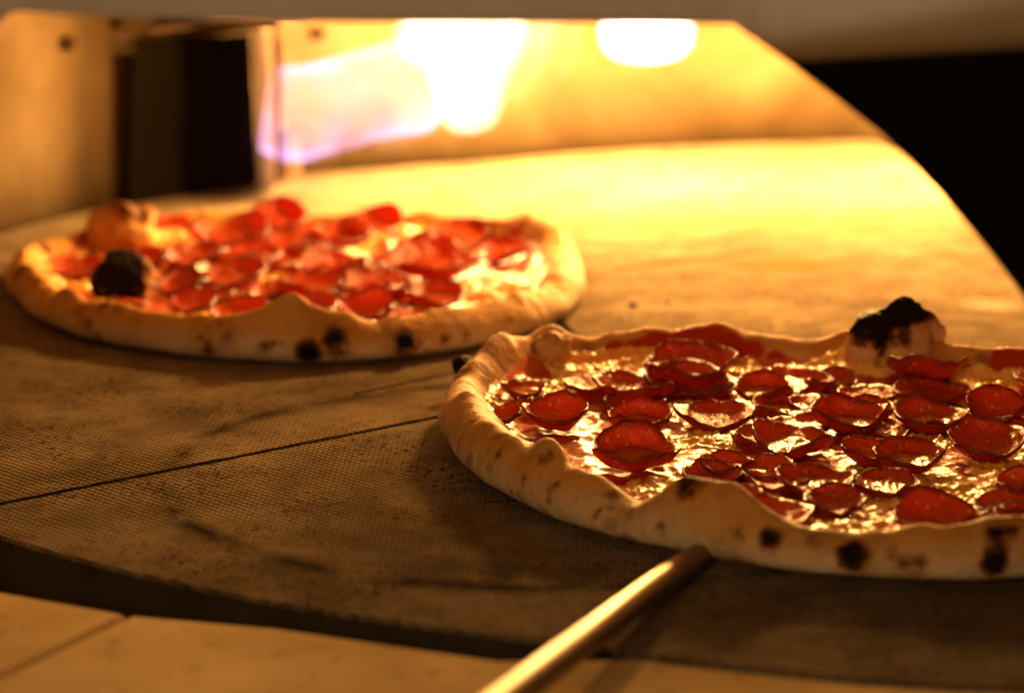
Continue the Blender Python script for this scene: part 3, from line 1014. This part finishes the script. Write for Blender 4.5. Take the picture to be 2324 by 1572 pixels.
char2 = [
         (1275, 770, 0.004, 0.8), (1285, 1008, 0.0055, 0.72), (1240, 1035, 0.0035, 0.6), (1566, 1095, 0.006, 0.70),
         (1750, 1222, 0.0042, 0.80), (1935, 1258, 0.0052, 1.0), (1680, 1210, 0.003, 0.55), (1840, 1230, 0.004, 0.45), (2050, 1275, 0.0032, 0.6),
         (2085, 1278, 0.0038, 0.5), (2262, 1212, 0.0038, 0.85), (2295, 1205, 0.003, 0.8), (2258, 1275, 0.0046, 1.0), (1715, 1095, 0.0045, 0.7), (1755, 1105, 0.004, 0.7),
         (1130, 1030, 0.003, 0.5), (1190, 1085, 0.003, 0.45), (1265, 1100, 0.003, 0.5), (1040, 850, 0.006, 0.6), (1025, 870, 0.004, 0.8), (1110, 880, 0.006, 0.30), (1390, 1120, 0.003, 0.5), (1500, 1200, 0.003, 0.5)]
sauce2 = [(1500, 790, 0.010), (1560, 785, 0.010), (1610, 780, 0.010), (1660, 785, 0.008), (1450, 800, 0.008), (2290, 830, 0.010), (2310, 845, 0.012), (1395, 1035, 0.005), (1510, 1045, 0.006), (1610, 1075, 0.004),
          (1400, 800, 0.006), (1330, 820, 0.006), (1150, 890, 0.004), (1700, 800, 0.008), (1760, 820, 0.006)]
cheese2 = [(1950, 850, 0.022, 0.8), (1900, 905, 0.018, 0.6), (1300, 865, 0.018, 0.7), (1420, 880, 0.016, 0.6), (1630, 1005, 0.018, 0.8), (1580, 980, 0.010, 0.5), (2150, 1110, 0.022, 0.9), (2060, 1125, 0.016, 0.7),
           (2060, 1000, 0.018, 0.7), (1750, 940, 0.014, 0.6), (1990, 1075, 0.012, 0.6), (1720, 840, 0.012, 0.6), (2180, 870, 0.014, 0.6), (1570, 1090, 0.01, 0.7), (1170, 930, 0.010, 0.8), (2200, 990, 0.016, 0.5),
           (1850, 1060, 0.012, 0.5), (1280, 1010, 0.02, -0.8), (1430, 1030, 0.022, -0.9), (1350, 950, 0.02, -0.5), (2275, 800, 0.02, -0.4)]
# (px, py, width px, cup, tilt, direction of tilt)
sl2 = [(1262, 950, 165, 0.50, -0.16, 1.5), (1455, 955, 160, 0.50, -0.12, 1.4), (1440, 1038, 215, 0.50, -0.12, 1.8), (1440, 885, 200, 0.40, 0.10, 0.6),
       (1570, 850, 230, 0.42, -0.12, 1.2), (1560, 868, 200, 0.30, -0.15, 1.7), (1622, 946, 188, 0.42, -0.08, 1.4), (1650, 1052, 125, 0.40, -0.10, 1.5), (1735, 892, 145, 0.38, -0.12, 1.3), (1815, 868, 165, 0.34, -0.10, 1.9),
       (1795, 1008, 195, 0.36, -0.08, 1.5), (1928, 958, 182, 0.46, -0.10, 1.6), (2105, 862, 195, 0.55, 0.34, 1.5), (2120, 895, 190, 0.25, 0.0, 1.5), (2112, 955, 178, 0.44, -0.12, 1.5),
       (2262, 940, 155, 0.44, -0.30, 1.5), (2238, 1015, 185, 0.42, -0.26, 1.4), (1968, 1028, 135, 0.36, -0.15, 1.8), (2065, 1048, 170, 0.36, -0.12, 1.2), (2310, 1095, 110, 0.40, -0.20, 1.5),
       (1850, 1100, 190, 0.34, -0.10, 1.8), (1890, 1135, 140, 0.34, -0.20, 1.5), (2130, 1180, 215, 0.34, -0.10, 1.6), (1840, 915, 100, 0.34, -0.1, 1.2), (1190, 885, 110, 0.30, -0.1, 1.0), (1140, 962, 80, 0.30, -0.3, 0.8),
       (2380, 870, 170, 0.4, 0, 1.5), (2430, 960, 180, 0.4, -0.1, 1.5), (2420, 1090, 180, 0.4, -0.1, 1.5), (2330, 1170, 150, 0.4, -0.1, 1.5), (2540, 1010, 180, 0.4, -0.1, 1.5), (1350, 870, 150, 0.25, 0.0, 1.0), (2010, 1100, 150, 0.3, -0.1, 1.2)]
pz2 = pizza('pizza', C2, out2, 'near pepperoni pizza at the right with one tall black blister on its back rim', P2Z, 11, 0.0195, bumps2, sauce2, char2, cheese2, sl2, 0.027,
            notch=[(4.1, 0.25, 0.002, 0.006), (1.57, 0.7, -0.003, 0.0), (3.2, 0.3, 0.0, 0.012)], extra=22,
            blisters=[(2035, 765, 0.019, 0.0205, 0.0120, 0.0185, 'torn'), (1255, 790, 0.016, 0.0090, 0.007, 0.0075, 'tan'), (1052, 832, 0.010, 0.0050, 0.004, 0.0048, 'black')])

# far pizza ----------------------------------------------------------
P1Z = 0.001
C1 = (-0.116, 1.480)
out1 = [tuple(on_z(x, y, P1Z + 0.004)[:2]) for x, y in
        [(20, 630), (30, 672), (60, 702), (200, 760), (400, 793), (600, 809), (800, 810), (1000, 790), (1200, 748), (1305, 690), (1322, 635)]]
out1 += [(0.030, 1.56), (0.0, 1.60), (-0.05, 1.632), (-0.11, 1.642), (-0.17, 1.637), (-0.225, 1.612), (-0.262, 1.57)]
bumps1 = [(282, 690, 0.009, 0.018, 0.006, 2.0, 0.0), (295, 545, 0.010, 0.02, 0.005, 2.0, 0.0), (770, 770, 0.012, 0.013, 0.006, 2.2, 0.0), (925, 780, 0.012, 0.008, 0.003, 2.2, 0.0),
          (655, 715, 0.010, 0.015, 0.009, 2.4, 0.0), (905, 560, 0.006, 0.016, 0.011, 2.4, 0.0), (1120, 545, 0.014, 0.016, 0.007, 2.0, 0.0), (1240, 555, 0.014, 0.02, 0.006, 2.0, 0.0),
          (640, 500, 0.014, 0.015, 0.006, 2.0, 0.0), (120, 600, 0.012, 0.018, 0.005, 2.0, 0.0), (1170, 660, 0.008, 0.02, 0.007, 2.2, 0.0)]
char1 = [(760, 768, 0.006, 0.8),
         (770, 800, 0.006, 0.55), (700, 800, 0.006, 0.9), (925, 780, 0.006, 0.8), (470, 790, 0.004, 0.6), (600, 785, 0.004, 0.5), (500, 735, 0.003, 0.5), (45, 615, 0.006, 0.8), (100, 560, 0.006, 0.7), (1010, 770, 0.003, 0.5), (1060, 765, 0.003, 0.5), (205, 680, 0.006, 0.8)]
sauce1 = [(220, 540, 0.014), (250, 520, 0.012), (390, 505, 0.012), (870, 500, 0.014), (1060, 520, 0.014), (1150, 560, 0.012), (230, 560, 0.010), (360, 540, 0.012), (1190, 620, 0.012), (280, 505, 0.01)]
cheese1 = [(620, 600, 0.02, 0.7), (520, 680, 0.02, 0.7), (1080, 640, 0.022, 0.9), (1050, 690, 0.02, 0.8), (950, 710, 0.018, 0.7), (820, 590, 0.018, 0.7), (720, 560, 0.02, 0.5), (380, 545, 0.012, 0.8), (160, 640, 0.02, 0.8),
           (700, 690, 0.012, 0.6), (960, 620, 0.012, 0.5), (1000, 580, 0.015, 0.5), (950, 545, 0.015, 0.7)]
sl1 = [(520, 545, 190, 0.35, -0.15, 1.5), (625, 515, 160, 0.38, -0.35, 1.5), (450, 590, 150, 0.34, -0.1, 1.2), (560, 590, 170, 0.34, -0.1, 1.6), (530, 636, 170, 0.34, -0.15, 1.5), (420, 650, 130, 0.3, -0.2, 1.0),
       (660, 560, 150, 0.34, -0.1, 1.5), (770, 540, 150, 0.34, -0.15, 1.4), (875, 512, 150, 0.45, -0.5, 1.5), (1045, 545, 150, 0.45, -0.5, 1.2), (1145, 580, 120, 0.45, -0.6, 0.9), (990, 612, 230, 0.34, -0.15, 1.5),
       (755, 615, 170, 0.36, -0.1, 1.5), (710, 655, 170, 0.36, -0.1, 1.6), (860, 655, 190, 0.36, -0.12, 1.5), (545, 715, 150, 0.36, -0.2, 1.6), (830, 708, 140, 0.36, -0.35, 1.5), (990, 680, 140, 0.36, -0.15, 1.5),
       (330, 600, 130, 0.34, -0.2, 1.2), (185, 615, 120, 0.34, -0.15, 1.5), (880, 600, 130, 0.36, -0.15, 1.5), (620, 660, 120, 0.3, -0.1, 1.5), (950, 575, 140, 0.36, -0.2, 1.5), (440, 690, 110, 0.3, -0.3, 1.5)]
pz1 = pizza('pizza', C1, out1, 'far pepperoni pizza at the left with a round black blister on its front rim', P1Z, 29, 0.0180, bumps1, sauce1, char1, cheese1, sl1, 0.024,
            notch=[(0.2, 0.5, 0.002, 0.010), (3.2, 0.35, 0.0, 0.010)], extra=16,
            blisters=[(278, 638, 0.017, 0.0155, 0.012, 0.0145, 'black'), (275, 520, 0.018, 0.0190, 0.013, 0.0150, 'top'), (765, 748, 0.014, 0.0085, 0.006, 0.0065, 'black'),
                      (800, 762, 0.011, 0.0070, 0.005, 0.0055, 'black'), (735, 762, 0.010, 0.0060, 0.005, 0.005, 'black'), (925, 775, 0.010, 0.0045, 0.004, 0.0045, 'black')])

# ------------------------------------------------------------------ turning peel under the near pizza
peel = empty('turning_peel', (0.11, 1.06, 0.0005))
tag(peel, 'polished steel peel, its round handle running out from under the near pizza', 'pizza peel')
head = [(0.148 + 0.115 * math.cos(t), 1.132 + 0.115 * math.sin(t)) for t in [2 * PI * k / 64 for k in range(64)]]
bm = prism([(x - peel.location.x, y - peel.location.y) for x, y in head], 0.0003, 0.0022, 0.0003)
bm_obj('blade', bm, M_HANDLE, peel)
hp_ = [on_z(1690, 1190, 0.0040), on_z(1590, 1259, 0.0052), on_z(1480, 1335, 0.0090), on_z(1330, 1448, 0.0140), on_z(1186, 1556, 0.018)]
dirv = (hp_[-1] - hp_[-2]).normalized()
hp_.append(hp_[-1] + dirv * 0.25)
cpt = catmull([loc(peel, p) for p in hp_], 8)
rr = [0.0032 + 0.0014 * min(1, i / 10) + 0.0009 * min(1, i / 28) for i in range(len(cpt))]
v, f = tube(cpt, rr, 28)
ho = mesh_obj('handle', v, f, M_HANDLE, peel)

# ------------------------------------------------------------------ crumbs on the deck
def crumb(px, py, r, label):
    w = on_z(px, py)
    bm = bmesh.new()
    bmesh.ops.create_icosphere(bm, subdivisions=2, radius=r)
    for vv in bm.verts:
        vv.co *= 1 + 0.5 * noise.noise(vv.co * (1.2 / r) + Vector((px, 0, 0)))
        vv.co.z *= 0.6
    o = bm_obj('crumb', bm, M_CHAR, None, True)
    o.location = (w.x, w.y, r * 0.5)
    tag(o, label, 'crumb', 'burnt crumbs on the deck')
crumb(1437, 695, 0.0024, 'largest burnt crumb on the bright deck between the two pizzas')
crumb(1515, 690, 0.0012, 'tiny burnt speck just right of the largest crumb')
